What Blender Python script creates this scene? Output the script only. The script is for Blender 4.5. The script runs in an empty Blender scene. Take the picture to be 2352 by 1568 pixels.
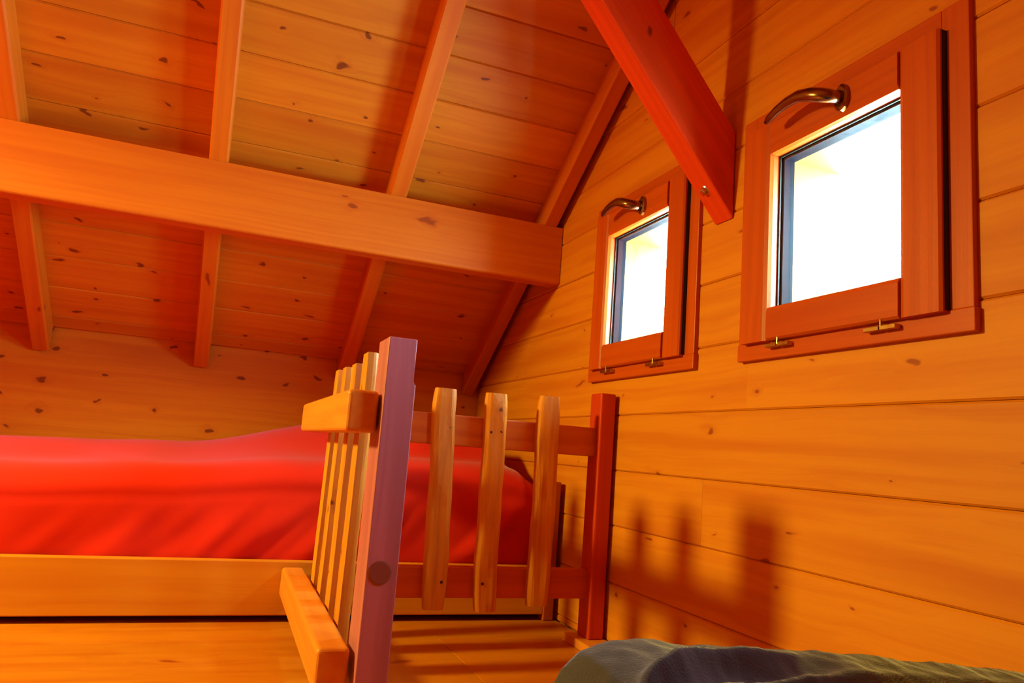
import bpy, bmesh, math, random
from mathutils import Vector, Matrix, noise
random.seed(7)
SC = bpy.context.scene
C = SC.collection
# ------------------------------------------------------------------ camera
cam_d = bpy.data.cameras.new('camera'); cam = bpy.data.objects.new('camera', cam_d); C.objects.link(cam)
cam_d.sensor_width = 36.0; cam_d.lens = 25.9034; cam_d.clip_start = 0.02
rt = Vector((0.92944175, -0.36100475, 0.07624696)); up = Vector((-0.12471452, -0.11289185, 0.98574932)); fw = Vector((0.34725252, 0.92570568, 0.14994893))
m = Matrix.Identity(4)
for i in range(3):
    m[i][0] = rt[i]; m[i][1] = up[i]; m[i][2] = -fw[i]
cam.matrix_world = m
SC.camera = cam
# ------------------------------------------------------------------ world, light, exposure
SC.view_settings.view_transform = 'Standard'; SC.view_settings.look = 'None'
SC.view_settings.exposure = -0.04; SC.view_settings.gamma = 1.0; SC.view_settings.use_curve_mapping = False
W = bpy.data.worlds.new('sky'); SC.world = W; W.use_nodes = True
bg = W.node_tree.nodes['Background']
bg.inputs[0].default_value = (0.68, 1.0, 1.14, 1); bg.inputs[1].default_value = 82.0      # overexposed daylight outside
LAMP_W = 270.0; RED_FILL_W = 46.0
def lamp(name, loc, power, color, size):
    d = bpy.data.lights.new(name, 'POINT'); d.energy = power; d.color = color; d.shadow_soft_size = size
    o = bpy.data.objects.new(name, d); C.objects.link(o); o.location = loc
    return o
lamp('red_fill_light', (-1.7, 1.65, 0.92), RED_FILL_W, (1.0, 0.23, 0.02), 0.10)                 # red fill added at the lamp's place, for ceiling and upper walls
sd = bpy.data.lights.new('room_lamp_spot', 'SPOT'); sd.energy = LAMP_W; sd.color = (1.0, 1.0, 0.22); sd.shadow_soft_size = 0.11
sd.spot_size = math.radians(109); sd.spot_blend = 0.95
so = bpy.data.objects.new('room_lamp_spot', sd); C.objects.link(so); so.location = (-1.7, 1.65, 0.92); so.rotation_mode = 'QUATERNION'; so.rotation_quaternion = Vector((0.80, -0.05, -0.80)).to_track_quat('-Z', 'Y')   # light of the unseen lamp, aimed by hand at the lower right wall
def portal(name, y):
    d = bpy.data.lights.new(name, 'AREA'); d.shape = 'RECTANGLE'; d.size = 0.34; d.size_y = 0.36
    d.cycles.is_portal = True
    o = bpy.data.objects.new(name, d); C.objects.link(o)
    o.location = (1.045, y, 0.49); o.rotation_euler = (0, math.radians(90), 0)
portal('window_portal', 1.014); portal('window_portal', 1.706)
SC.cycles.max_bounces = 12; SC.cycles.diffuse_bounces = 8; SC.cycles.sample_clamp_indirect = 8.0

# ------------------------------------------------------------------ materials
def mat_base(name):
    mt = bpy.data.materials.new(name); mt.use_nodes = True
    nt = mt.node_tree; b = nt.nodes['Principled BSDF']
    return mt, nt, b
def nd(nt, t, **kw):
    n = nt.nodes.new(t)
    for k, v in kw.items(): setattr(n, k, v)
    return n
def math_n(nt, op, a, b=None, clamp=False):
    n = nd(nt, 'ShaderNodeMath', operation=op); n.use_clamp = clamp
    for i, v in enumerate((a, b)):
        if v is None: continue
        if isinstance(v, (int, float)): n.inputs[i].default_value = v
        else: nt.links.new(v, n.inputs[i])
    return n.outputs[0]
def mix_c(nt, fac, a, b, mode='MIX'):
    n = nd(nt, 'ShaderNodeMix', data_type='RGBA', blend_type=mode)
    for sock, v in ((n.inputs[0], fac), (n.inputs[6], a), (n.inputs[7], b)):
        if isinstance(v, (int, float)): sock.default_value = v
        elif isinstance(v, tuple): sock.default_value = v + (1,) if len(v) == 3 else v
        else: nt.links.new(v, sock)
    return n.outputs[2]
def wood(name, base, streak, knot, knots=0.5, knot_size=1.0, axis='X', rough=0.55, grain=1.0, vary=0.12, spec=0.35, ksx=4.2, ksy=9.0, wavy=0.0):
    """pine: grain along the object's own axis, streaks, sparse knots with a halo"""
    mt, nt, b = mat_base(name); L = nt.links
    tc = nd(nt, 'ShaderNodeTexCoord'); oi = nd(nt, 'ShaderNodeObjectInfo')
    sep = nd(nt, 'ShaderNodeSeparateXYZ'); L.new(tc.outputs['Object'], sep.inputs[0])
    ax = {'X': (0, 1, 2), 'Y': (1, 0, 2), 'Z': (2, 0, 1)}[axis]
    a, u, v = (sep.outputs[i] for i in ax)
    rnd = oi.outputs['Random']
    off = math_n(nt, 'MULTIPLY', rnd, 37.0)
    along = math_n(nt, 'ADD', a, off)
    uv = math_n(nt, 'ADD', u, math_n(nt, 'MULTIPLY', v, 1.0))
    uvo = math_n(nt, 'ADD', uv, math_n(nt, 'MULTIPLY', rnd, 11.3))
    # knots: 2D voronoi
    cmb = nd(nt, 'ShaderNodeCombineXYZ'); L.new(math_n(nt, 'MULTIPLY', along, ksx), cmb.inputs[0]); L.new(math_n(nt, 'MULTIPLY', uvo, ksy), cmb.inputs[1])
    vo = nd(nt, 'ShaderNodeTexVoronoi', voronoi_dimensions='2D', feature='F1'); vo.inputs['Scale'].default_value = 1.0
    vo.inputs['Randomness'].default_value = 1.0
    kw = nd(nt, 'ShaderNodeTexNoise'); kw.inputs['Scale'].default_value = 2.2; kw.inputs['Detail'].default_value = 2; L.new(cmb.outputs[0], kw.inputs['Vector'])
    va_ = nd(nt, 'ShaderNodeVectorMath', operation='SCALE'); L.new(kw.outputs['Color'], va_.inputs[0]); va_.inputs['Scale'].default_value = 0.55
    vb_ = nd(nt, 'ShaderNodeVectorMath', operation='ADD'); L.new(cmb.outputs[0], vb_.inputs[0]); L.new(va_.outputs[0], vb_.inputs[1])
    L.new(vb_.outputs[0], vo.inputs['Vector'])
    vs = nd(nt, 'ShaderNodeSeparateColor'); L.new(vo.outputs['Color'], vs.inputs[0])
    pres = math_n(nt, 'LESS_THAN', vs.outputs[0], knots)
    rad = math_n(nt, 'MULTIPLY', math_n(nt, 'ADD', math_n(nt, 'MULTIPLY', vs.outputs[1], 0.55), 0.25), 0.11 * knot_size)
    kd = math_n(nt, 'DIVIDE', vo.outputs['Distance'], rad)
    def smooth(x, lo, hi):
        n = nd(nt, 'ShaderNodeMapRange', interpolation_type='SMOOTHSTEP'); L.new(x, n.inputs[0])
        n.inputs[1].default_value = lo; n.inputs[2].default_value = hi; n.inputs[3].default_value = 1; n.inputs[4].default_value = 0
        return n.outputs[0]
    kmask = math_n(nt, 'MULTIPLY', smooth(kd, 0.55, 1.15), pres)
    halo = math_n(nt, 'MULTIPLY', smooth(kd, 0.8, 3.2), math_n(nt, 'MULTIPLY', pres, 0.35))
    # grain lines
    warp = nd(nt, 'ShaderNodeTexNoise', noise_dimensions='3D'); warp.inputs['Scale'].default_value = 1.0; warp.inputs['Detail'].default_value = 2
    cw = nd(nt, 'ShaderNodeCombineXYZ'); L.new(math_n(nt, 'MULTIPLY', along, 2.2), cw.inputs[0]); L.new(math_n(nt, 'MULTIPLY', u, 9.0), cw.inputs[1]); L.new(math_n(nt, 'MULTIPLY', v, 9.0), cw.inputs[2])
    L.new(cw.outputs[0], warp.inputs['Vector'])
    lines = nd(nt, 'ShaderNodeTexNoise', noise_dimensions='3D'); lines.inputs['Scale'].default_value = 1.0; lines.inputs['Detail'].default_value = 4; lines.inputs['Roughness'].default_value = 0.6
    cl = nd(nt, 'ShaderNodeCombineXYZ')
    wv = math_n(nt, 'MULTIPLY', warp.outputs[0], 2.2 + wavy)
    L.new(math_n(nt, 'MULTIPLY', along, 0.9), cl.inputs[0])
    L.new(math_n(nt, 'ADD', math_n(nt, 'MULTIPLY', u, 46.0 * grain), math_n(nt, 'ADD', wv, math_n(nt, 'MULTIPLY', halo, 3.0))), cl.inputs[1])
    L.new(math_n(nt, 'ADD', math_n(nt, 'MULTIPLY', v, 46.0 * grain), wv), cl.inputs[2])
    L.new(cl.outputs[0], lines.inputs['Vector'])
    rp = nd(nt, 'ShaderNodeValToRGB'); rp.color_ramp.elements[0].position = 0.42; rp.color_ramp.elements[1].position = 0.72
    L.new(lines.outputs[0], rp.inputs[0])
    big = nd(nt, 'ShaderNodeTexNoise'); big.inputs['Scale'].default_value = 1.0; big.inputs['Detail'].default_value = 1
    cb = nd(nt, 'ShaderNodeCombineXYZ'); L.new(math_n(nt, 'MULTIPLY', along, 1.3), cb.inputs[0]); L.new(math_n(nt, 'MULTIPLY', uvo, 14.0), cb.inputs[1]); L.new(cb.outputs[0], big.inputs['Vector'])
    c1 = mix_c(nt, math_n(nt, 'MULTIPLY', rp.outputs[0], 0.8), base, streak)
    br = nd(nt, 'ShaderNodeMapRange'); L.new(big.outputs[0], br.inputs[0]); br.inputs[1].default_value = 0.52; br.inputs[2].default_value = 0.75; br.inputs[3].default_value = 0; br.inputs[4].default_value = 0.85
    c2 = mix_c(nt, br.outputs[0], c1, streak)
    c3 = mix_c(nt, halo, c2, streak)
    c4 = mix_c(nt, math_n(nt, 'MULTIPLY', kmask, 0.85), c3, knot)
    vb = nd(nt, 'ShaderNodeHueSaturation'); vb.inputs['Saturation'].default_value = 1.0
    L.new(c4, vb.inputs['Color'])
    L.new(math_n(nt, 'ADD', 1.0 - vary / 2, math_n(nt, 'MULTIPLY', math_n(nt, 'FRACT', math_n(nt, 'MULTIPLY', rnd, 91.7)), vary)), vb.inputs['Value'])
    L.new(vb.outputs[0], b.inputs['Base Color'])
    bp = nd(nt, 'ShaderNodeBump'); bp.inputs['Strength'].default_value = 0.12; bp.inputs['Distance'].default_value = 0.002
    L.new(lines.outputs[0], bp.inputs['Height']); L.new(bp.outputs[0], b.inputs['Normal'])
    b.inputs['Roughness'].default_value = rough; b.inputs['Specular IOR Level'].default_value = spec
    return mt
PINE = (0.640, 0.217, 0.0050); PINE_S = (0.534, 0.132, 0.0022); KNOT = (0.267, 0.035, 0.0007); DK = (0.151, 0.016, 0.0004)
M = {}
M['wall'] = wood('pine_wall_boards', PINE, PINE_S, KNOT, knots=0.45, knot_size=0.72)
M['ceil'] = wood('pine_ceiling_boards', PINE, PINE_S, DK, knots=0.75, knot_size=0.95, ksx=5.0)
M['knee'] = wood('pine_knee_boards', PINE, PINE_S, DK, knots=0.8, knot_size=1.1, ksx=5.5)
M['beam'] = wood('pine_beam', (0.622, 0.156, 0.0025), (0.534, 0.105, 0.0015), KNOT, knots=0.35, grain=1.6, knot_size=1.0, ksy=8)
M['rafter'] = wood('pine_rafter', (0.622, 0.165, 0.0029), (0.534, 0.108, 0.0018), KNOT, knots=0.3, grain=1.5)
M['brace'] = wood('red_brace', (0.76, 0.058, 0.002), (0.58, 0.038, 0.002), DK, knots=0.3, grain=1.8)  # redder than the pine beams
ST = ((0.516, 0.079, 0.0014), (0.427, 0.050, 0.0011), DK)
M['stain'] = wood('varnished_window_wood', *ST, knots=0.0, grain=2.0, rough=0.4, vary=0.06)
M['stainz'] = wood('varnished_window_wood_upright', *ST, knots=0.0, grain=2.0, rough=0.4, vary=0.06, axis='Z')
M['stainy'] = wood('varnished_window_wood_level', *ST, knots=0.0, grain=2.0, rough=0.4, vary=0.06, axis='Y')
M['post'] = wood('planed_post_window_tint', (0.45, 0.135, 0.175), (0.33, 0.085, 0.115), KNOT, knots=0.0, grain=1.4, axis='Z', vary=0.0, rough=0.45, spec=0.6)  # purple cast of the bluish window light is put into the post's colour
M['postr'] = wood('red_post', (0.551, 0.042, 0.0014), (0.391, 0.026, 0.0011), DK, knots=0.5, grain=1.4, axis='Z', vary=0.0)
M['raily'] = wood('guard_rail_lengthwise', (0.676, 0.229, 0.0216), (0.587, 0.153, 0.0108), KNOT, knots=0.1, grain=1.2, axis='Y', vary=0.0, rough=0.45)
M['railx'] = wood('guard_rail_crosswise', (0.587, 0.089, 0.0022), (0.462, 0.059, 0.0014), KNOT, knots=0.1, grain=1.2, axis='X', vary=0.0)  # redness of indirect light is put into the rail's wood colour
M['railu'] = wood('guard_rail_upper', (0.60, 0.15, 0.004), (0.48, 0.09, 0.003), KNOT, knots=0.1, grain=1.2, axis='X', vary=0.0)  # indirect red painted in more weakly than on the bottom rail
M['picket'] = wood('barked_picket', (0.658, 0.238, 0.0108), (0.409, 0.102, 0.0043), (0.089, 0.013, 0.0014), knots=0.35, grain=1.3, axis='Z', vary=0.2, wavy=1.5, ksx=9)
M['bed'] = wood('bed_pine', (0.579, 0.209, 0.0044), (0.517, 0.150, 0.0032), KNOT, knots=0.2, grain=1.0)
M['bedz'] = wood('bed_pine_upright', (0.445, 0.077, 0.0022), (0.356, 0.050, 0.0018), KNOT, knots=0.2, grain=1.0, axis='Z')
M['floor'] = wood('floor_board', (0.512, 0.163, 0.0040), (0.427, 0.096, 0.0018), KNOT, knots=0.25, grain=0.45, wavy=5.0, vary=0.10, rough=0.42, ksx=2.0, ksy=4.0, knot_size=0.5)
M['reveal'] = wood('pale_reveal_wood', (0.42, 0.16, 0.012), (0.30, 0.10, 0.006), KNOT, knots=0.3, grain=1.2, axis='Z')
def plain(name, col, rough=0.5, metal=0.0, spec=0.5):
    mt, nt, b = mat_base(name); b.inputs['Base Color'].default_value = col + (1,)
    b.inputs['Roughness'].default_value = rough; b.inputs['Metallic'].default_value = metal; b.inputs['Specular IOR Level'].default_value = spec
    n = nd(nt, 'ShaderNodeTexNoise'); n.inputs['Scale'].default_value = 60
    tc = nd(nt, 'ShaderNodeTexCoord'); nt.links.new(tc.outputs['Object'], n.inputs['Vector'])
    mr = nd(nt, 'ShaderNodeMapRange'); mr.inputs[3].default_value = max(rough - 0.08, 0.02); mr.inputs[4].default_value = min(rough + 0.08, 1); nt.links.new(n.outputs[0], mr.inputs[0]); nt.links.new(mr.outputs[0], b.inputs['Roughness'])
    return mt
M['seal'] = plain('black_rubber', (0.006, 0.008, 0.007), 0.6)
M['spacer'] = plain('dark_blue_spacer', (0.0012, 0.0045, 0.010), 0.6, 0.0, 0.05)
M['bronze'] = plain('bronze', (0.30, 0.17, 0.08), 0.22, 1.0)
M['brass'] = plain('brass_hinge', (0.55, 0.36, 0.12), 0.3, 1.0)
M['steel'] = plain('bolt_steel', (0.62, 0.50, 0.42), 0.25, 1.0)
M['nail'] = plain('dark_nail', (0.05, 0.012, 0.004), 0.6, 0.3)
M['dark'] = plain('dark_knot', (0.22, 0.05, 0.03), 0.5)
def glass():
    mt, nt, b = mat_base('window_glass'); nt.nodes.remove(b)
    out = nt.nodes['Material Output']
    t = nd(nt, 'ShaderNodeBsdfTransparent'); t.inputs[0].default_value = (0.96, 0.98, 0.97, 1)
    g = nd(nt, 'ShaderNodeBsdfGlossy'); g.inputs['Roughness'].default_value = 0.01
    f = nd(nt, 'ShaderNodeFresnel'); f.inputs[0].default_value = 1.5; ge = nd(nt, 'ShaderNodeNewGeometry')
    ff = math_n(nt, 'MULTIPLY', f.outputs[0], math_n(nt, 'SUBTRACT', 1.0, ge.outputs['Backfacing']))
    mx = nd(nt, 'ShaderNodeMixShader'); nt.links.new(ff, mx.inputs[0]); nt.links.new(t.outputs[0], mx.inputs[1]); nt.links.new(g.outputs[0], mx.inputs[2]); nt.links.new(mx.outputs[0], out.inputs[0])
    return mt
M['glass'] = glass()
def cloth(name, col, col2, rough=0.9, sheen=0.0, tint=(1, 1, 1), scale=900, bump=0.15):
    mt, nt, b = mat_base(name); L = nt.links
    tc = nd(nt, 'ShaderNodeTexCoord'); n = nd(nt, 'ShaderNodeTexNoise'); n.inputs['Scale'].default_value = 6; n.inputs['Detail'].default_value = 4
    L.new(tc.outputs['Object'], n.inputs['Vector'])
    L.new(mix_c(nt, n.outputs[0], col, col2), b.inputs['Base Color'])
    w = nd(nt, 'ShaderNodeTexNoise'); w.inputs['Scale'].default_value = scale; L.new(tc.outputs['Object'], w.inputs['Vector'])
    bp = nd(nt, 'ShaderNodeBump'); bp.inputs['Strength'].default_value = bump; bp.inputs['Distance'].default_value = 0.001; L.new(w.outputs[0], bp.inputs['Height']); L.new(bp.outputs[0], b.inputs['Normal'])
    b.inputs['Roughness'].default_value = rough; b.inputs['Specular IOR Level'].default_value = 0.2
    b.inputs['Sheen Weight'].default_value = sheen; b.inputs['Sheen Roughness'].default_value = 0.35; b.inputs['Sheen Tint'].default_value = tint + (1,)
    return mt
M['red'] = cloth('red_sheet', (0.62, 0.018, 0.003), (0.56, 0.014, 0.003), sheen=0.22, tint=(0.45, 0.7, 1.0))
M['grey'] = cloth('grey_blanket', (0.070, 0.062, 0.098), (0.034, 0.028, 0.042), sheen=0.4, scale=400, bump=0.6)
M['white'] = cloth('mattress_cover', (0.12, 0.10, 0.10), (0.09, 0.08, 0.08))

# ------------------------------------------------------------------ helpers
def add_box(bm, a, b, bev=0.0, seg=2):
    a = Vector(a); b = Vector(b); c = (a + b) / 2; s = b - a
    r = bmesh.ops.create_cube(bm, size=1.0)
    vs = r['verts']
    for v in vs: v.co = Vector((v.co.x * s.x, v.co.y * s.y, v.co.z * s.z)) + c
    if bev > 0:
        es = list({e for v in vs for e in v.link_edges})
        bmesh.ops.bevel(bm, geom=es, offset=bev, segments=seg, profile=0.5, affect='EDGES')
    return bm
def obj(name, bm, mt, parent=None, loc=None, rot=None, smooth=False):
    me = bpy.data.meshes.new(name)
    bmesh.ops.recalc_face_normals(bm, faces=bm.faces)
    bm.to_mesh(me); bm.free()
    me.materials.append(mt)
    if smooth:
        for p in me.polygons: p.use_smooth = True
    o = bpy.data.objects.new(name, me); C.objects.link(o)
    if parent: o.parent = parent
    if loc: o.location = loc
    if rot: o.rotation_euler = rot
    return o
def mesh_obj(name, vs, fs, mt, parent=None, smooth=False):
    me = bpy.data.meshes.new(name); me.from_pydata([tuple(v) for v in vs], [], fs); me.update(); me.materials.append(mt)
    if smooth:
        for p in me.polygons: p.use_smooth = True
    o = bpy.data.objects.new(name, me); C.objects.link(o)
    if parent: o.parent = parent
    return o
def box(name, a, b, mt, parent=None, bev=0.0, seg=2, base=None):
    """one box; its object origin is put at its corner so wood grain follows the piece"""
    a = Vector(a); b = Vector(b); off = Vector(base) if base else Vector((0, 0, 0))
    bm = bmesh.new(); org = (a + b) / 2
    add_box(bm, a - org, b - org, bev, seg)
    return obj(name, bm, mt, parent, loc=org - off)
def thing(name, label, cat, loc=(0, 0, 0), group=None):
    o = bpy.data.objects.new(name, None); C.objects.link(o); o.location = loc; o.empty_display_size = 0.05
    o['label'] = label; o['category'] = cat
    if group: o['group'] = group
    return o
def tag(o, label, cat, group=None):
    o['label'] = label; o['category'] = cat
    if group: o['group'] = group
    return o
def struct(o): o['kind'] = 'structure'; return o
CH = 0.0035
def board(name, parent, quad, w, org, X, Y, mt, t=0.012, ch=CH, lift=0.0):
    """plank with V-chamfered long edges. quad = (x0 lower, x1 lower, x0 upper, x1 upper) along local X"""
    Z = X.cross(Y)
    prof = [(0, -ch), (ch, 0), (w - ch, 0), (w, -ch), (w, -t), (0, -t)]
    xm = (quad[0] + quad[1]) / 2
    def xe(k, y):
        f = y / w
        return (quad[0] * (1 - f) + quad[2] * f) if k == 0 else (quad[1] * (1 - f) + quad[3] * f)
    vs = [(xe(k, y) - xm, y, z) for k in (0, 1) for y, z in prof]
    n = 6
    fs = [tuple(range(n))[::-1], tuple(range(n, 2 * n))] + [(i, (i + 1) % n, n + (i + 1) % n, n + i) for i in range(n)]
    o = mesh_obj(name, vs, fs, mt, parent)
    mm = Matrix.Identity(4); p = org + X * xm + Z * lift
    for i in range(3):
        mm[i][0] = X[i]; mm[i][1] = Y[i]; mm[i][2] = Z[i]; mm[i][3] = p[i]
    o.matrix_world = mm
    return o
def sweep(bm, pts, radii, n=10, squash=1.0):
    """tube through pts with a radius at each"""
    rings = []
    prev = None
    for i, p in enumerate(pts):
        p = Vector(p)
        d = (Vector(pts[min(i + 1, len(pts) - 1)]) - Vector(pts[max(i - 1, 0)])).normalized()
        a = Vector((0, 0, 1)) if abs(d.z) < 0.9 else Vector((0, 1, 0))
        s = d.cross(a).normalized() if prev is None else (prev - d * prev.dot(d)).normalized()
        prev = s; t = d.cross(s)
        rings.append([bm.verts.new(p + (s * math.cos(k * 2 * math.pi / n) * squash + t * math.sin(k * 2 * math.pi / n)) * radii[i]) for k in range(n)])
    for i in range(len(rings) - 1):
        for k in range(n): bm.faces.new((rings[i][k], rings[i][(k + 1) % n], rings[i + 1][(k + 1) % n], rings[i + 1][k]))
    bm.faces.new(rings[0][::-1]); bm.faces.new(rings[-1])
    return bm

# ------------------------------------------------------------------ room measures (metres, eye at the origin)
X1 = 1.0; X0 = -5.2; Y1 = 3.03; YF = -0.33; ZF = -0.485; YR = 1.35
SL = 0.70; CC = 0.870                                  # ceiling plane z = CC - SL*(y-2.245)
RB = 0.781                                             # rafter underside
def zc(y, c=CC): return c - SL * (abs(y - YR) + YR - 2.245)
ZR = zc(YR)
th = math.atan(SL); cth, sth = math.cos(th), math.sin(th)
# --- floor
fl = struct(box('floor', (X0 - .1, YF - .1, ZF - 0.15), (X1 + .15, Y1 + .1, ZF - 0.018), M['floor']))
k = 0
for j, (ya, yb) in enumerate(((YF, 0.42), (0.42, 1.17), (1.17, 1.92), (1.92, Y1))):
    xs = [X0, -3.9 + 0.5 * (j % 2), -1.9 + 0.6 * (j % 2), 0.58 if j == 2 else 0.18 + 0.25 * (j % 2), X1]
    for xa, xb in zip(xs, xs[1:]):
        box('floor_panel', (xa + .0006, ya + .0006, ZF - 0.018), (xb - .0006, yb - .0006, ZF), M['floor'], fl, bev=0.0008, seg=1, base=(fl.location))
# --- right gable wall with two window openings
WIN = [(0.790, 1.235), (1.482, 1.927)]; WZ = (0.272, 0.722)
def ymax(z): return min(Y1, YR + (ZR - z) / SL)
def ymin(z): return max(YF, YR - (ZR - z) / SL)
def gable_backing(name, x0, x1, holes):
    bm = bmesh.new()
    ys = sorted({YF - .1, YR, Y1 + .1} | {y for h in holes for y in h})
    def prism(ya, yb, z0, za, zb):
        vs = [bm.verts.new(p) for p in ((x0, ya, z0), (x1, ya, z0), (x1, yb, z0), (x0, yb, z0), (x0, ya, za), (x1, ya, za), (x1, yb, zb), (x0, yb, zb))]
        for f in ((0, 3, 2, 1), (4, 5, 6, 7), (0, 1, 5, 4), (1, 2, 6, 5), (2, 3, 7, 6), (3, 0, 4, 7)): bm.faces.new([vs[i] for i in f])
    for ya, yb in zip(ys, ys[1:]):
        inh = any(h[0] - 1e-6 <= ya and yb <= h[1] + 1e-6 for h in holes)
        za, zb = zc(ya) + .06, zc(yb) + .06
        if inh:
            prism(ya, yb, ZF - .15, WZ[0], WZ[0]); prism(ya, yb, WZ[1], za, zb)
        else: prism(ya, yb, ZF - .15, za, zb)
    return bm
# window holes may straddle the ridge line; split them there for the backing
holes = []
for h in WIN: holes += [(h[0], h[1])] if not (h[0] < YR < h[1]) else [(h[0], YR), (YR, h[1])]
wr = struct(obj('wall_right', gable_backing('wall_right', X1 + .012, X1 + .045, holes), M['wall']))
XA = Vector((0, -1, 0)); YA = Vector((0, 0, 1))
def gboards(parent, x, X, joints):
    edges = [ZF, -0.466, -0.318, -0.170, -0.024, 0.126, 0.274, 0.424, 0.573, 0.720, 0.868, 1.015, 1.162, 1.31, 1.455]
    for bi, (za, zb) in enumerate(zip(edges, edges[1:])):
        ya0, ya1, yb0, yb1 = ymin(za), ymax(za), ymin(zb), ymax(zb)
        cuts = [(ya0, ya1, yb0, yb1)]
        segs = []
        if joints and zb > WZ[0] + .01 and za < WZ[1] - .01:
            segs = [(ya0, WIN[0][0], yb0, WIN[0][0]), (WIN[0][1], WIN[1][0], WIN[0][1], WIN[1][0]), (WIN[1][1], ya1, WIN[1][1], yb1)]
        else:
            js = joints.get(bi, []) if joints else []
            pa, pb = ya0, yb0
            for j in js: segs.append((pa, j - .0004, pb, j - .0004)); pa = pb = j + .0004
            segs.append((pa, ya1, pb, yb1))
        for s in segs:
            sg = 1 if X.y > 0 else -1
            q = (s[0], s[1], s[2], s[3]) if sg > 0 else (-s[1], -s[0], -s[3], -s[2])
            board('board', parent, q, zb - za - .0008, Vector((x, 0, za + .0004)), X, YA, M['wall'], lift=random.uniform(-.0006, .0006) - .0008)
gboards(wr, X1, XA, {3: [1.397], 4: [], 5: [1.258], 2: [0.62], 12: [1.6]})
wl = struct(obj('wall_left', gable_backing('wall_left', X0 - .045, X0 - .012, []), M['wall']))
gboards(wl, X0, Vector((0, 1, 0)), None)
# --- knee walls
kb = struct(box('wall_back', (X0 - .05, Y1 + .012, ZF - .15), (X1 + .045, Y1 + .06, zc(Y1) + .12), M['knee']))
kz = [ZF, -0.446, -0.306, -0.166, -0.026, 0.114, 0.254, 0.3195]
kj = {4: [-2.1, 0.62], 5: [-1.1], 3: [-3.0, -0.9]}
for i, (za, zb) in enumerate(zip(kz, kz[1:])):
    xs = [X0] + kj.get(i, []) + [X1]
    for xa, xb in zip(xs, xs[1:]):
        o = board('board', None, (xa, xb - .0008, xa, xb - .0008), zb - za - .0008, Vector((0, Y1, za + .0004)), Vector((1, 0, 0)), YA, M['knee'], lift=random.uniform(-.0006, .0006) - .0008)
        mw = o.matrix_world.copy(); o.parent = kb; o.matrix_parent_inverse = Matrix.Translation(-kb.location); o.matrix_world = mw
kf = struct(box('wall_front', (X0 - .05, YF - .06, ZF - .15), (X1 + .045, YF, zc(YF) + .1), M['knee']))
# --- ceiling: two slopes in one shell, boards on the visible slope
bm = bmesh.new()
def slab(pts, d):
    vs = [bm.verts.new(p) for p in pts] + [bm.verts.new(Vector(p) + d) for p in pts]
    for f in ((0, 1, 2, 3), (7, 6, 5, 4), (0, 4, 5, 1), (1, 5, 6, 2), (2, 6, 7, 3), (3, 7, 4, 0)): bm.faces.new([vs[i] for i in f])
e = .10
slab([(X0 - .05, Y1 + e, zc(Y1 + e) + .016), (X1 + .38, Y1 + e, zc(Y1 + e) + .016), (X1 + .38, YR, ZR + .016), (X0 - .05, YR, ZR + .016)], Vector((0, 0, .06)))
slab([(X0 - .05, YR, ZR + .016), (X1 + .38, YR, ZR + .016), (X1 + .38, YF - e, zc(YF - e) + .016), (X0 - .05, YF - e, zc(YF - e) + .016)], Vector((0, 0, .06)))
cl = struct(obj('ceiling', bm, M['ceil']))
US = Vector((0, -cth, sth))
# seams measured along the slope (y of the seam on the ceiling plane)
ycs = [1.793 + 0.1183 * k for k in range(-3, 11)]
ycs = [YR + .004] + [y for y in ycs if y > YR + .02] + [Y1 - .001]
for i, (ya, yb) in enumerate(zip(ycs, ycs[1:])):
    w = (yb - ya) / cth
    xs = [X0] + ([-2.3] if i % 3 == 0 else [-3.1] if i % 3 == 1 else [-1.6]) + [X1]
    for xa, xb in zip(xs, xs[1:]):
        board('board', cl, (xa, xb - .0008, xa, xb - .0008), w - .0008, Vector((0, yb, zc(yb))) + US * .0004, Vector((1, 0, 0)), US, M['ceil'], lift=random.uniform(-.0006, .0006) - .0008)

# ------------------------------------------------------------------ rafters, purlin, ridge beam, brace
def rafter(xa, xb, label, group=None):
    d = (CC - RB) * cth                    # depth square to the slope
    Lr = (Y1 - .004 - YR) / cth
    org = Vector(((xa + xb) / 2, YR, zc(YR)))
    h = (xb - xa) / 2
    dn = Vector((0, cth, -sth)); nrm = Vector((0, -sth, -cth))       # down the slope, into the room
    bm = bmesh.new(); c = .005
    # cross-section in (x, n); the lower end is cut plumb along the knee wall
    prof = [(-h, -.004), (-h, d - c), (-h + c, d), (h - c, d), (h, d - c), (h, -.004)]
    rings = []
    for k in (0, 1):
        ring = []
        for px, pn in prof:
            yb = YR + .012 if k == 0 else Y1 - .004
            # point = org + dn*s + nrm*pn with y = yb
            s = (yb - org.y + sth * pn) / cth
            ring.append(bm.verts.new(Vector((px, 0, 0)) + dn * s + nrm * pn))
        rings.append(ring)
    n = len(prof)
    for i in range(n): bm.faces.new((rings[0][i], rings[0][(i + 1) % n], rings[1][(i + 1) % n], rings[1][i]))
    bm.faces.new(rings[0][::-1]); bm.faces.new(rings[1])
    # turn mesh so that local X runs down the slope (grain)
    R = Matrix((dn, Vector((1, 0, 0)), dn.cross(Vector((1, 0, 0))))).transposed()
    for v in bm.verts: v.co = R.inverted() @ v.co
    o = obj('rafter', bm, M['rafter'])
    mm = R.to_4x4(); mm.translation = org; o.matrix_world = mm
    tag(o, label, 'rafter', group)
rafter(0.925, 0.977, 'pine roof rafter running down beside the window wall with a dark gap', 'roof rafters')
rafter(0.392, 0.447, 'pine roof rafter between middle ceiling bays, second from the window wall', 'roof rafters')
rafter(-0.142, -0.089, 'pine roof rafter above the red bed, third from the window wall', 'roof rafters')
rafter(-0.672, -0.617, 'pine roof rafter at the far left edge, fourth from the window wall', 'roof rafters')
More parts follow.
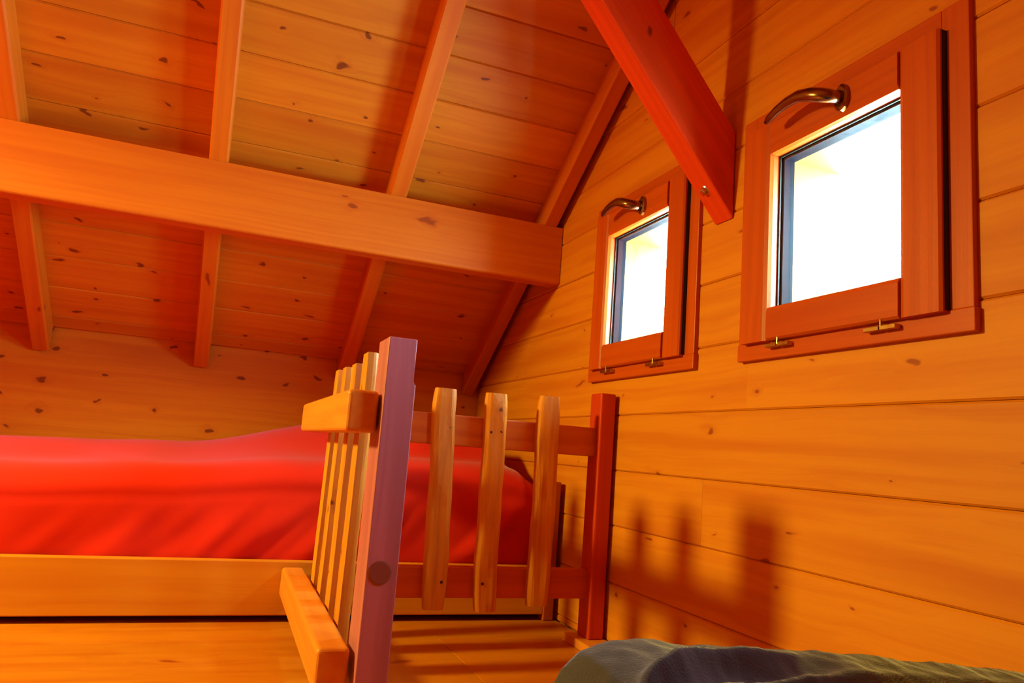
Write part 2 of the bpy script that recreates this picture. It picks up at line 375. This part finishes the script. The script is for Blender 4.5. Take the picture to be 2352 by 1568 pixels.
# purlin
bm = bmesh.new(); pf, pb, pz = 2.246, 2.318, .580
def rbz(y): return RB - SL * (y - 2.245) - .0015
pr = [(pf, pz), (pb, pz), (pb, rbz(pb)), (pf, rbz(pf))]
xa, xb = X0 + .01, X1 - .002; xm = -.5
va = [bm.verts.new((xa - xm, y - 2.28, z - .68)) for y, z in pr]; vb = [bm.verts.new((xb - xm, y - 2.28, z - .68)) for y, z in pr]
bm.faces.new(va); bm.faces.new(vb[::-1])
for i in range(4): bm.faces.new((va[i], vb[i], vb[(i + 1) % 4], va[(i + 1) % 4]))
low = [e_ for e_ in bm.edges if abs(e_.verts[0].co.x - e_.verts[1].co.x) > 1 and e_.verts[0].co.z < 0]
bmesh.ops.bevel(bm, geom=low, offset=.009, segments=3, profile=.5, affect='EDGES')
o = obj('purlin', bm, M['beam'], loc=(xm, 2.28, .68))
tag(o, 'thick horizontal pine purlin crossing under the rafters to the window wall', 'beam')
o = box('ridge_beam', (X0 + .01, YR - .04, 1.27), (X1 - .002, YR + .04, 1.468), M['beam'], bev=.006)
tag(o, 'pine ridge beam at the roof peak, above the diagonal brace', 'beam')
# brace: foot cut plumb on the gable wall
def brace():
    y0, y1 = 1.316, 1.380; k = 1.18
    t = thing('diagonal_brace', 'reddish diagonal timber brace bolted to the wall between the two windows', 'brace', (X1, 1.348, 0.556))
    zt = 1.268
    xl = 1.0 - (zt - 0.556) / k; xu = 1.0 - (zt - 0.759) / k
    A = [(1.0 - .002, 0.556), (1.0 - .002, 0.759), (xu, zt), (xl, zt)]
    u = Vector((-1, 0, k)).normalized(); w = Vector((k, 0, 1)).normalized()
    R = Matrix((u, Vector((0, 1, 0)), u.cross(Vector((0, 1, 0))))).transposed()
    bm = bmesh.new()
    v0 = [bm.verts.new(R.inverted() @ Vector((x - 1.0, y0 - 1.348, z - .556))) for x, z in A]
    v1 = [bm.verts.new(R.inverted() @ Vector((x - 1.0, y1 - 1.348, z - .556))) for x, z in A]
    bm.faces.new(v0); bm.faces.new(v1[::-1])
    for i in range(4): bm.faces.new((v0[i], v1[i], v1[(i + 1) % 4], v0[(i + 1) % 4]))
    bmesh.ops.bevel(bm, geom=list(bm.edges), offset=.003, segments=2, profile=.5, affect='EDGES')
    o = obj('beam', bm, M['brace'], t); o.matrix_local = R.to_4x4()
    # bolt head on the underside
    n = Vector((-k, 0, -1)).normalized()
    p = Vector((0.945, 1.350, 0.556 + k * 0.055)) - Vector((1.0, 1.348, .556))
    bm = bmesh.new(); sweep(bm, [(0, 0, -.004), (0, 0, .0015), (0, 0, .003)], [.0125, .0125, .0105], 18)
    q = n.to_track_quat('Z', 'Y')
    b = obj('washer', bm, M['steel'], t); b.location = p; b.rotation_mode = 'QUATERNION'; b.rotation_quaternion = q
    bm = bmesh.new(); sweep(bm, [(0, 0, 0), (0, 0, .0075), (0, 0, .009)], [.0085, .0085, .006], 6)
    b2 = obj('bolt_head', bm, M['steel'], b); b2.location = (0, 0, .002)
brace()

# ------------------------------------------------------------------ windows
def window(n, dy):
    t = bpy.data.objects.new('window_%d' % n, None); C.objects.link(t); struct(t); t.empty_display_size = .05
    t.location = (X1, 1.014 + dy, 0.226); B = t.location.copy()
    f = .010; xf = X1 - f
    def bx(name, a, b, mt, par=None, bev=.0, seg=2, orgp=None):
        return box(name, a, b, mt, par or t, bev, seg, base=(B if par is None else orgp))
    ya, yb = .743 + dy, 1.273 + dy; za, zb = .226, .757
    # casing: flat boards on the wall round the sash
    cs = bx('casing_board', (xf, ya, .262), (X1 + .004, .790 + dy, zb), M['stainz'], bev=.0015)
    bx('casing_board', (xf, 1.235 + dy, .262), (X1 + .004, yb, zb), M['stainz'], bev=.0015)
    bx('casing_board', (xf, .7902 + dy, .716), (X1 + .004, 1.2348 + dy, zb), M['stainy'], bev=.0015)
    bx('sill_board', (xf - .003, ya - .003, za), (X1 + .004, yb, .2618), M['stainy'], bev=.0015)
    # rebate behind the sash: black seal, near strip widened to paint the sash side's shade
    bm = bmesh.new(); xs_ = .972
    add_box(bm, (xs_ + .008, .7808, .262), (X1 + .03, .7958, .7162)); add_box(bm, (xf - .006, 1.2345, .262), (X1 + .03, 1.2400, .7162))
    add_box(bm, (xf - .006, .7958, .262), (X1 + .03, 1.2345, .268)); add_box(bm, (xf - .006, .7958, .710), (X1 + .03, 1.2345, .7162))
    for v in bm.verts: v.co -= Vector((B.x, 1.014, B.z))
    obj('seal', bm, M['seal'], t)
    # sash
    xs = .972; xb = X1 - .012
    S = bpy.data.objects.new('sash', None); C.objects.link(S); S.parent = t; SO = Vector((xs, 1.014 + dy, .259)); S.location = SO - B
    y0, y1_, y2, y3 = .782 + dy, .858 + dy, 1.170 + dy, 1.2455 + dy; z0, z1_, z2, z3 = .259, .3275, .648, .7175
    def sb(name, a, b, mt, bev=.0035): return box(name, a, b, mt, S, bev, 3, base=SO)
    # casement members with a chamfered inner edge toward the glass
    def member(name, axis, lo, hi, outer, inner, mt):
        """profile across: outer edge -> inner edge, thick at the front, stepped towards the glass"""
        sgn = 1 if inner > outer else -1
        prof = [(outer, X1 + .030), (outer, xs + .004), (outer + sgn * .004, xs), (inner - sgn * .010, xs), (inner - sgn * .002, xs + .004), (inner, xs + .012), (inner, X1 + .030)]
        vs = []
        for q in (lo, hi):
            for c, x in prof: vs.append(Vector((x, c, q)) if axis == 'z' else Vector((x, q, c)))
        n = len(prof); org = sum(vs, Vector()) / len(vs)
        fs = [tuple(range(n)), tuple(range(2 * n - 1, n - 1, -1))] + [(i, n + i, n + (i + 1) % n, (i + 1) % n) for i in range(n)]
        bm = bmesh.new(); bv = [bm.verts.new(v - org) for v in vs]
        for f_ in fs: bm.faces.new([bv[i] for i in f_])
        return obj(name, bm, mt, S, loc=org - SO)
    member('stile', 'z', z0, z3, y0, y1_, M['stainz']); member('stile', 'z', z0, z3, y3, y2, M['stainz'])
    member('rail', 'y', y1_ + .0008, y2 - .0008, z0, z1_, M['stainy']); member('rail', 'y', y1_ + .0008, y2 - .0008, z3, z2, M['stainy'])
    # glazing: bead, gasket, pane, spacer, pane
    def ring(name, x0, x1, w, mt, g=.0):
        bm = bmesh.new(); a0, a1, c0, c1 = y1_ - .0005 + g, y2 + .0005 - g, z1_ - .0005 + g, z2 + .0005 - g
        add_box(bm, (x0, a0, c0), (x1, a0 + w, c1)); add_box(bm, (x0, a1 - w, c0), (x1, a1, c1))
        add_box(bm, (x0, a0 + w, c0), (x1, a1 - w, c0 + w)); add_box(bm, (x0, a0 + w, c1 - w), (x1, a1 - w, c1))
        for v in bm.verts: v.co -= SO
        return obj(name, bm, mt, S)
    ring('gasket', X1 - .002, X1 + .001, .004, M['seal'])
    ring('spacer', X1 + .005, X1 + .031, .008, M['spacer'])
    for xg, q in ((X1 + .0015, .004), (X1 + .022, .008)):
        box('glass_pane', (xg, y1_ + q, z1_ + q), (xg + .003, y2 - q, z2 - q), M['glass'], S, base=SO)
    # outside reveal: timber lining of the wall opening
    for a, b, mt in (((X1 + .032, y1_ - .030, z1_ - .03), (X1 + .155, y1_ - .004, z2 + .03), 'reveal'), ((X1 + .032, y2 - .004, z1_ - .03), (X1 + .155, y2 + .028, z2 + .03), 'reveal'),
                     ((X1 + .032, y1_ - .004, z2 - .006), (X1 + .155, y2 - .004, z2 + .03), 'reveal'), ((X1 + .032, y1_ - .004, z1_ - .03), (X1 + .155, y2 - .004, z1_ + .003), 'reveal')):
        bx('reveal_board', a, b, M[mt], bev=.001)
    # handle: rosette + bent lever
    H = bpy.data.objects.new('handle', None); C.objects.link(H); H.parent = t; HO = Vector((xs, .975 + dy, .684)); H.location = HO - B
    bm = bmesh.new(); sweep(bm, [(.000, 0, 0), (-.007, 0, 0), (-.010, 0, 0)], [.0215, .0205, .016], 20)
    for v in bm.verts: v.co.y *= .78; v.co.z *= 1.25
    obj('rosette', bm, M['bronze'], H, smooth=False)
    bm = bmesh.new()
    pts = [(-.008, 0, 0), (-.022, 0, -.002), (-.034, .001, -.003), (-.043, .012, .001), (-.047, .032, .010), (-.048, .060, .019), (-.047, .092, .021), (-.045, .122, .018), (-.042, .148, .012), (-.040, .160, .009)]
    rr = [.013, .012, .013, .0138, .0138, .0125, .0112, .0102, .0094, .005]
    sweep(bm, pts, rr, 14, .85)
    obj('lever', bm, M['bronze'], H, smooth=True)
    # two hinge leaves under the sash
    for hy in (1.140, .897):
        G = bpy.data.objects.new('hinge', None); C.objects.link(G); G.parent = t; GO = Vector((xs + .004, hy + dy, .250)); G.location = GO - B
        for s in (-1, 1):
            bm = bmesh.new(); add_box(bm, (-.003, s * .0165 - .0155, -.0055), (.014, s * .0165 + .0155, .002), .0008, 1)
            obj('hinge_leaf', bm, M['brass'], G)
        bm = bmesh.new(); sweep(bm, [(-.002, -.003, -.001), (-.002, -.003, .012)], [.0022, .0022], 8)
        obj('hinge_pin', bm, M['brass'], G)
    return t
w1 = window(1, 0.0); w2 = window(2, 0.692)

# ------------------------------------------------------------------ trim on the floor along the window wall
o = struct(box('trim_1', (.918, .30, ZF), (X1 - .002, 1.885, -.463), M['raily'], bev=.0015))

# ------------------------------------------------------------------ stair guard: two railings
def picket(parent, base, p0, p1, flat, wdt, thk, seed, nails, lean=(0, 0), mt=None):
    """half-round slab with wavy live edges. flat = direction (unit xy) the rounded face looks; p0/p1 = bottom and top centre of the flat back"""
    rs = random.Random(seed); n = 12; N = 26
    F = Vector((flat[0], flat[1], 0)); S = Vector((-flat[1], flat[0], 0))
    p0 = Vector(p0); p1 = Vector(p1); bm = bmesh.new(); rings = []; org = (p0 + p1) / 2
    off = rs.uniform(0, 50)
    for i in range(N + 1):
        f = i / N; c = p0.lerp(p1, f)
        wl_ = wdt / 2 * (1 + .12 * noise.noise((f * 5 + off, 0, 0))); wr_ = wdt / 2 * (1 + .12 * noise.noise((f * 5 + off, 9, 0)))
        sway = .006 * noise.noise((f * 2.5 + off, 3, 1))
        e = 1.0
        if i == 0 or i == N: e = .90
        elif i == 1 or i == N - 1: e = .97
        ring = []
        for k in range(n + 1):
            a = math.pi * k / n
            ca, sa = math.cos(a), math.sin(a)
            s = (wl_ if ca > 0 else wr_) * math.copysign(abs(ca) ** .55, ca)
            d = thk * (abs(sa) ** .5) * (1 + .16 * noise.noise((f * 6 + off, k * .5, 4)))
            ring.append(bm.verts.new(c - org + S * (s * e + sway) + F * d * (.2 + .8 * e) + Vector((0, 0, (-.004 if i == 0 else .004 if i == N else 0) * 0))))
        rings.append(ring)
    for i in range(N):
        for k in range(n): bm.faces.new((rings[i][k], rings[i][k + 1], rings[i + 1][k + 1], rings[i + 1][k]))
        bm.faces.new((rings[i][n], rings[i][0], rings[i + 1][0], rings[i + 1][n]))
    bm.faces.new(rings[0][::-1]); bm.faces.new(rings[-1])
    o = obj('picket', bm, mt or M['picket'], parent, loc=org - Vector(base), smooth=False)
    for sx, z in nails:
        cpos = p0.lerp(p1, (z - p0.z) / (p1.z - p0.z)) + S * sx + F * (thk * .90)
        b2 = bmesh.new(); sweep(b2, [(0, 0, -.004), (0, 0, .001)], [.0042, .0036], 10)
        q = obj('nail', b2, M['nail'], o); q.location = cpos - org; q.rotation_mode = 'QUATERNION'; q.rotation_quaternion = F.to_track_quat('Z', 'Y')
# railing with its back to the stair, running away from the camera
RA = Vector((.26, 1.29, ZF))
ra = thing('stair_railing', 'pale pine railing running away from the viewer, tall squared post at its near end', 'railing', RA)
def rail_y(name, z0, z1, ya, yb, xa=.191, xb=.246):
    return box(name, (xa, ya, z0), (xb, yb, z1), M['raily'], ra, .0085, 4, base=RA)
hr = rail_y('handrail', .0165, .0905, 1.295, 2.085)
eg = rail_y('bottom_rail', -.4150, -.3420, 1.300, 2.095, .186, .242)
# post with a shoulder on its right side
bm = bmesh.new()
px0, px1, py0, py1 = .250, .3005, 1.280, 1.372
pr = [(px0, ZF), (px1 + .0045, ZF), (px1 + .0045, .105), (px1, .112), (px1, .188), (px0, .188)]
va = [bm.verts.new((x, py0, z)) for x, z in pr]; vb = [bm.verts.new((x, py1, z)) for x, z in pr]
bm.faces.new(va); bm.faces.new(vb[::-1])
for i in range(6): bm.faces.new((va[i], vb[i], vb[(i + 1) % 6], va[(i + 1) % 6]))
bmesh.ops.recalc_face_normals(bm, faces=bm.faces)
be = [e_ for e_ in bm.edges if len({round(v.co.z, 3) for v in e_.verts} - {.105, .112}) and not all(abs(v.co.z - ZF) < 1e-4 for v in e_.verts)]
bmesh.ops.bevel(bm, geom=be, offset=.0095, segments=4, profile=.5, affect='EDGES', clamp_overlap=True)
for v in bm.verts: v.co -= Vector((.275, 1.32, -.15))
po = obj('post', bm, M['post'], ra, loc=Vector((.275, 1.32, -.15)) - RA)
bm = bmesh.new(); sweep(bm, [(0, 0, 0), (0, -.0016, 0), (0, -.0022, 0)], [.0200, .0198, .0175], 24)
kp = obj('knot', bm, M['dark'], po, loc=(.2745 - .275, py0 - 1.32 + .0006, -.216 + .15))
kp['label'] = 'round dark knot in the post'
for i, (y, zt) in enumerate(((1.515, .181), (1.655, .170), (1.800, .174), (1.930, .177))):
    picket(ra, RA, (.2465, y, -.455), (.2465 + .004, y, zt), (1, 0), .062, .025, 40 + i, [(-.012, .05), (.014, .055), (-.012, -.378), (.012, -.375)])
# railing across in front of the bed
RBo = Vector((.60, 1.82, ZF))
rb = thing('stair_railing', 'reddish low railing with three barked pickets crossing in front of the red bed', 'railing', RBo)
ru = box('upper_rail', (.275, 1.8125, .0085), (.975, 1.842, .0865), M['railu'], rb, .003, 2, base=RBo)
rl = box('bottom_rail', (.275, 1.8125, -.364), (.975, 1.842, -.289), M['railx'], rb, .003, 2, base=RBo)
box('post', (.9455, 1.7900, -.463), (.990, 1.8560, .1825), M['postr'], rb, .004, 2, base=RBo)
# notch in the railing drawing: rails end against the inner side of the post
for i, (xb_, xt_, zb_, zt_) in enumerate(((.526, .510, -.388, .150), (.657, .647, -.393, .151), (.800, .800, -.380, .158))):
    picket(rb, RBo, (xb_, 1.8122, zb_), (xt_, 1.8122, zt_), (0, -1), .060 + .003 * (i == 2), .022, 60 + i, [(-.014, .050), (.014, .054), (-.012, -.325), (.013, -.322)])

# ------------------------------------------------------------------ bed along the knee wall
BD = Vector((-.45, 2.55, ZF))
bd = thing('low_bed', 'low pine bed frame with a plain side rail under the red mattress', 'bed', BD)
box('side_rail', (-1.02, 2.100, -.4675), (.952, 2.128, -.3285), M['bed'], bd, .003, 2, base=BD)
box('side_rail', (-1.02, 2.985, -.4675), (.952, 3.012, -.3285), M['bed'], bd, .003, 2, base=BD)
for a, b in (((-1.05, 2.095), (-1.02, 2.135)), ((.952, 2.095), (.985, 2.135)), ((-1.05, 2.98), (-1.02, 3.015)), ((.952, 2.98), (.985, 3.015))):
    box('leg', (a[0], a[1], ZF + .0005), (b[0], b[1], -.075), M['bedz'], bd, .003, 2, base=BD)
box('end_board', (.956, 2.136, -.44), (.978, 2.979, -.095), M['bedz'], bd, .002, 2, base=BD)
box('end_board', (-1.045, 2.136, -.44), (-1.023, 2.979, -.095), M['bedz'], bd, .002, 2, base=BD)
for i in range(14):
    x = -.95 + i * .138
    box('slat', (x, 2.1285, -.425), (x + .07, 2.9845, -.410), M['bed'], bd, .001, 1, base=BD)
# mattress with its red fitted sheet
def sm(a, b, x): 
    t = min(max((x - a) / (b - a), 0), 1); return t * t * (3 - 2 * t)
def lerp(tab, x):
    for (a, fa), (b, fb) in zip(tab, tab[1:]):
        if x <= b: return fa + (fb - fa) * sm(a, b, x) if x > a else fa
    return tab[-1][1]
def mattress():
    NX, NV = 190, 64
    x0, x1 = -1.012, .940
    fr = [(-1.0, -.172), (-.48, -.160), (-.17, -.142), (.22, -.108), (.50, -.082), (.80, -.082), (.92, -.098)]
    bk = [(-1.0, -.080), (-.70, -.066), (-.40, -.056), (-.16, -.044), (.46, .072), (.62, .072), (.80, .060), (.87, .005), (.915, -.06), (.94, -.09)]
    yf, yb = 2.135, 2.972; zb = -.4095
    vs = []
    for i in range(NX + 1):
        f = i / NX; x = x0 + (x1 - x0) * f
        ze = lerp(fr, x); zk = lerp(bk, x)
        endf = 1 - sm(x1 - .05, x1, x) * .55
        for j in range(NV + 1):
            v = j / NV
            if v < .34:                      # front side from the bottom up
                g = v / .34
                z = zb + (ze - .02 - zb) * g
                bulge = .010 * math.sin(math.pi * g)
                wr_ = .010 * noise.noise((x * 5 + 1.2 * g, g * .8, 2)) + .009 * noise.noise((x * 14 - 3.0 * g, g * 1.4, 7))
                dg = noise.noise(((x - g * .28) * 9, g * .5, 11)); wr_ += .030 * max(0, dg) * sm(-.15, .2, x)
                y = yf - bulge * .4 - wr_ * math.sin(math.pi * min(g * 1.1, 1)) + .004
                # stitched edge line
                y += .0035 * math.exp(-((g - .93) / .03) ** 2)
            elif v < .52:                    # rounded shoulder
                g = (v - .34) / .18; a = g * math.pi / 2
                y = yf + .004 + .125 * (1 - math.cos(a)); z = ze - .02 + .054 * math.sin(a) + .012 * g
            else:                            # top rising to the back
                g = (v - .52) / .48
                y = yf + .129 + (yb - yf - .129) * g
                z = ze + .046 + (zk - ze - .046) * sm(0, .62 - .36 * sm(.35, .6, x), g) - .02 * sm(.75, 1, g)
                z += .006 * noise.noise((x * 3, g * 3, 5)) * sm(0, .2, g)
            xx = x
            if x > x1 - .06:
                k_ = sm(x1 - .06, x1, x); z -= .03 * k_ * (v > .34); y += .02 * k_ * (1 - v)
            if z < -.32: y = max(y, 2.1295)
            vs.append(Vector((xx, y, max(z, zb))))
    fs = []
    S = NV + 1
    for i in range(NX):
        for j in range(NV): fs.append((i * S + j, (i + 1) * S + j, (i + 1) * S + j + 1, i * S + j + 1))
    # back side, bottom, ends
    nb = len(vs)
    for i in range(NX + 1): vs.append(Vector((x0 + (x1 - x0) * i / NX, yb, zb)))
    for i in range(NX):
        fs.append((i * S + NV, (i + 1) * S + NV, nb + i + 1, nb + i)); fs.append((nb + i, nb + i + 1, (i + 1) * S, i * S))
    fs.append(tuple(range(NV, -1, -1)) + (nb,)); fs.append(tuple(NX * S + j for j in range(NV + 1)) + (nb + NX,))
    org = Vector((-.04, 2.55, zb)); 
    o = mesh_obj('mattress', [v - org for v in vs], fs, M['red'], smooth=True); o.location = org
    tag(o, 'thick mattress under a bright red sheet with a raised right end, in the low bed', 'mattress')
mattress()

# ------------------------------------------------------------------ near bed and grey blanket
NB = Vector((.30, .13, ZF))
nb_ = thing('low_bed', 'second low bed against the window wall, under the grey blanket', 'bed', NB)
box('side_rail', (-.95, .545, -.4675), (.905, .572, -.3285), M['bed'], nb_, .003, 2, base=NB)
for a, b in (((-.98, .535), (-.95, .575)), ((-.98, -.30), (-.95, -.26))):
    box('leg', (a[0], a[1], ZF + .0005), (b[0], b[1], -.20), M['bedz'], nb_, .003, 2, base=NB)
for a, b in (((.876, .500), (.910, .543)), ((.876, -.30), (.91, -.26))):
    box('leg', (a[0], a[1], ZF + .0005), (b[0], b[1], -.30), M['bedz'], nb_, .003, 2, base=NB)
for i in range(13):
    box('slat', (-.90 + i * .14, -.29, -.425), (-.83 + i * .14, .5445, -.410), M['bed'], nb_, .001, 1, base=NB)
box('side_rail', (-.95, -.318, -.4675), (.905, -.2915, -.3285), M['bed'], nb_, .003, 2, base=NB)
o = box('mattress', (-.93, -.288, -.409), (.868, .530, -.352), M['white'], None, .02, 3)
tag(o, 'dark covered mattress of the near bed, hidden below the grey blanket', 'mattress')
def blanket():
    tab = [(.270, -.285), (.292, -.258), (.306, -.222), (.320, -.196), (.339, -.179), (.367, -.1715), (.405, -.1675), (.430, -.1705), (.466, -.1755), (.519, -.1785), (.633, -.185), (.760, -.198), (.90, -.2105), (.985, -.222)]
    def lin(x):
        for (a, fa), (b, fb) in zip(tab, tab[1:]):
            if x <= b: return fa + (fb - fa) * max(0, (x - a)) / (b - a)
        return tab[-1][1]
    F1 = [(.25, .44), (.317, .531), (.365, .571), (.429, .606), (.50, .630), (.58, .645)]
    F2 = [(.32, .43), (.385, .524), (.436, .557), (.51, .580), (.60, .600), (.72, .612), (.99, .615)]
    def pdist(pl, x, y):
        best = (9, 1)
        for (ax, ay), (bx, by) in zip(pl, pl[1:]):
            dx, dy = bx - ax, by - ay; t = min(max(((x - ax) * dx + (y - ay) * dy) / (dx * dx + dy * dy), 0), 1)
            d = math.hypot(x - ax - dx * t, y - ay - dy * t)
            if d < best[0]: best = (d, dx * (y - ay) - dy * (x - ax))
        return best
    NX, NY = 200, 150; vs = []
    for i in range(NX + 1):
        x = .27 + (.985 - .27) * i / NX
        for j in range(NY + 1):
            g = j / NY; y = .10 + .60 * g
            z = lin(x)
            z += -.10 * sm(.665, .70, y) - .02 * sm(.655, .67, y)                       # far edge turns down
            z -= (.05 + .075 * sm(.40, .52, x)) * (1 - sm(.36, .655, y)) ** 1.0        # sinks towards the sleeper
            # long curved folds fanning out from the heap
            for pl, h, w in ((F1, .0110, .0085), (F2, .0105, .0085)):
                d, sd_ = pdist(pl, x, y)
                h *= 1 - .85 * sm(.50, .68, x)
                z += h * math.exp(-(d / w) ** 2) * (1 - sm(.615, .655, y) * .7)
                if sd_ < 0: z -= h * .9 * math.exp(-((d - .026) / .018) ** 2) * (1 - sm(.60, .65, y))
            z += .0035 * noise.noise((x * 18, y * 18, 1)) + .0015 * noise.noise((x * 60, y * 60, 3))
            vs.append(Vector((x, y, max(z, -.334))))
    S = NY + 1; fs = [(i * S + j, (i + 1) * S + j, (i + 1) * S + j + 1, i * S + j + 1) for i in range(NX) for j in range(NY)]
    org = Vector((.62, .4, -.27))
    o = mesh_obj('blanket', [v - org for v in vs], fs, M['grey'], smooth=True); o.location = org
    md = o.modifiers.new('thickness', 'SOLIDIFY'); md.thickness = .008; md.offset = -1
    tag(o, 'dark grey fleece blanket heaped in soft folds at the bottom right corner', 'blanket')
blanket()
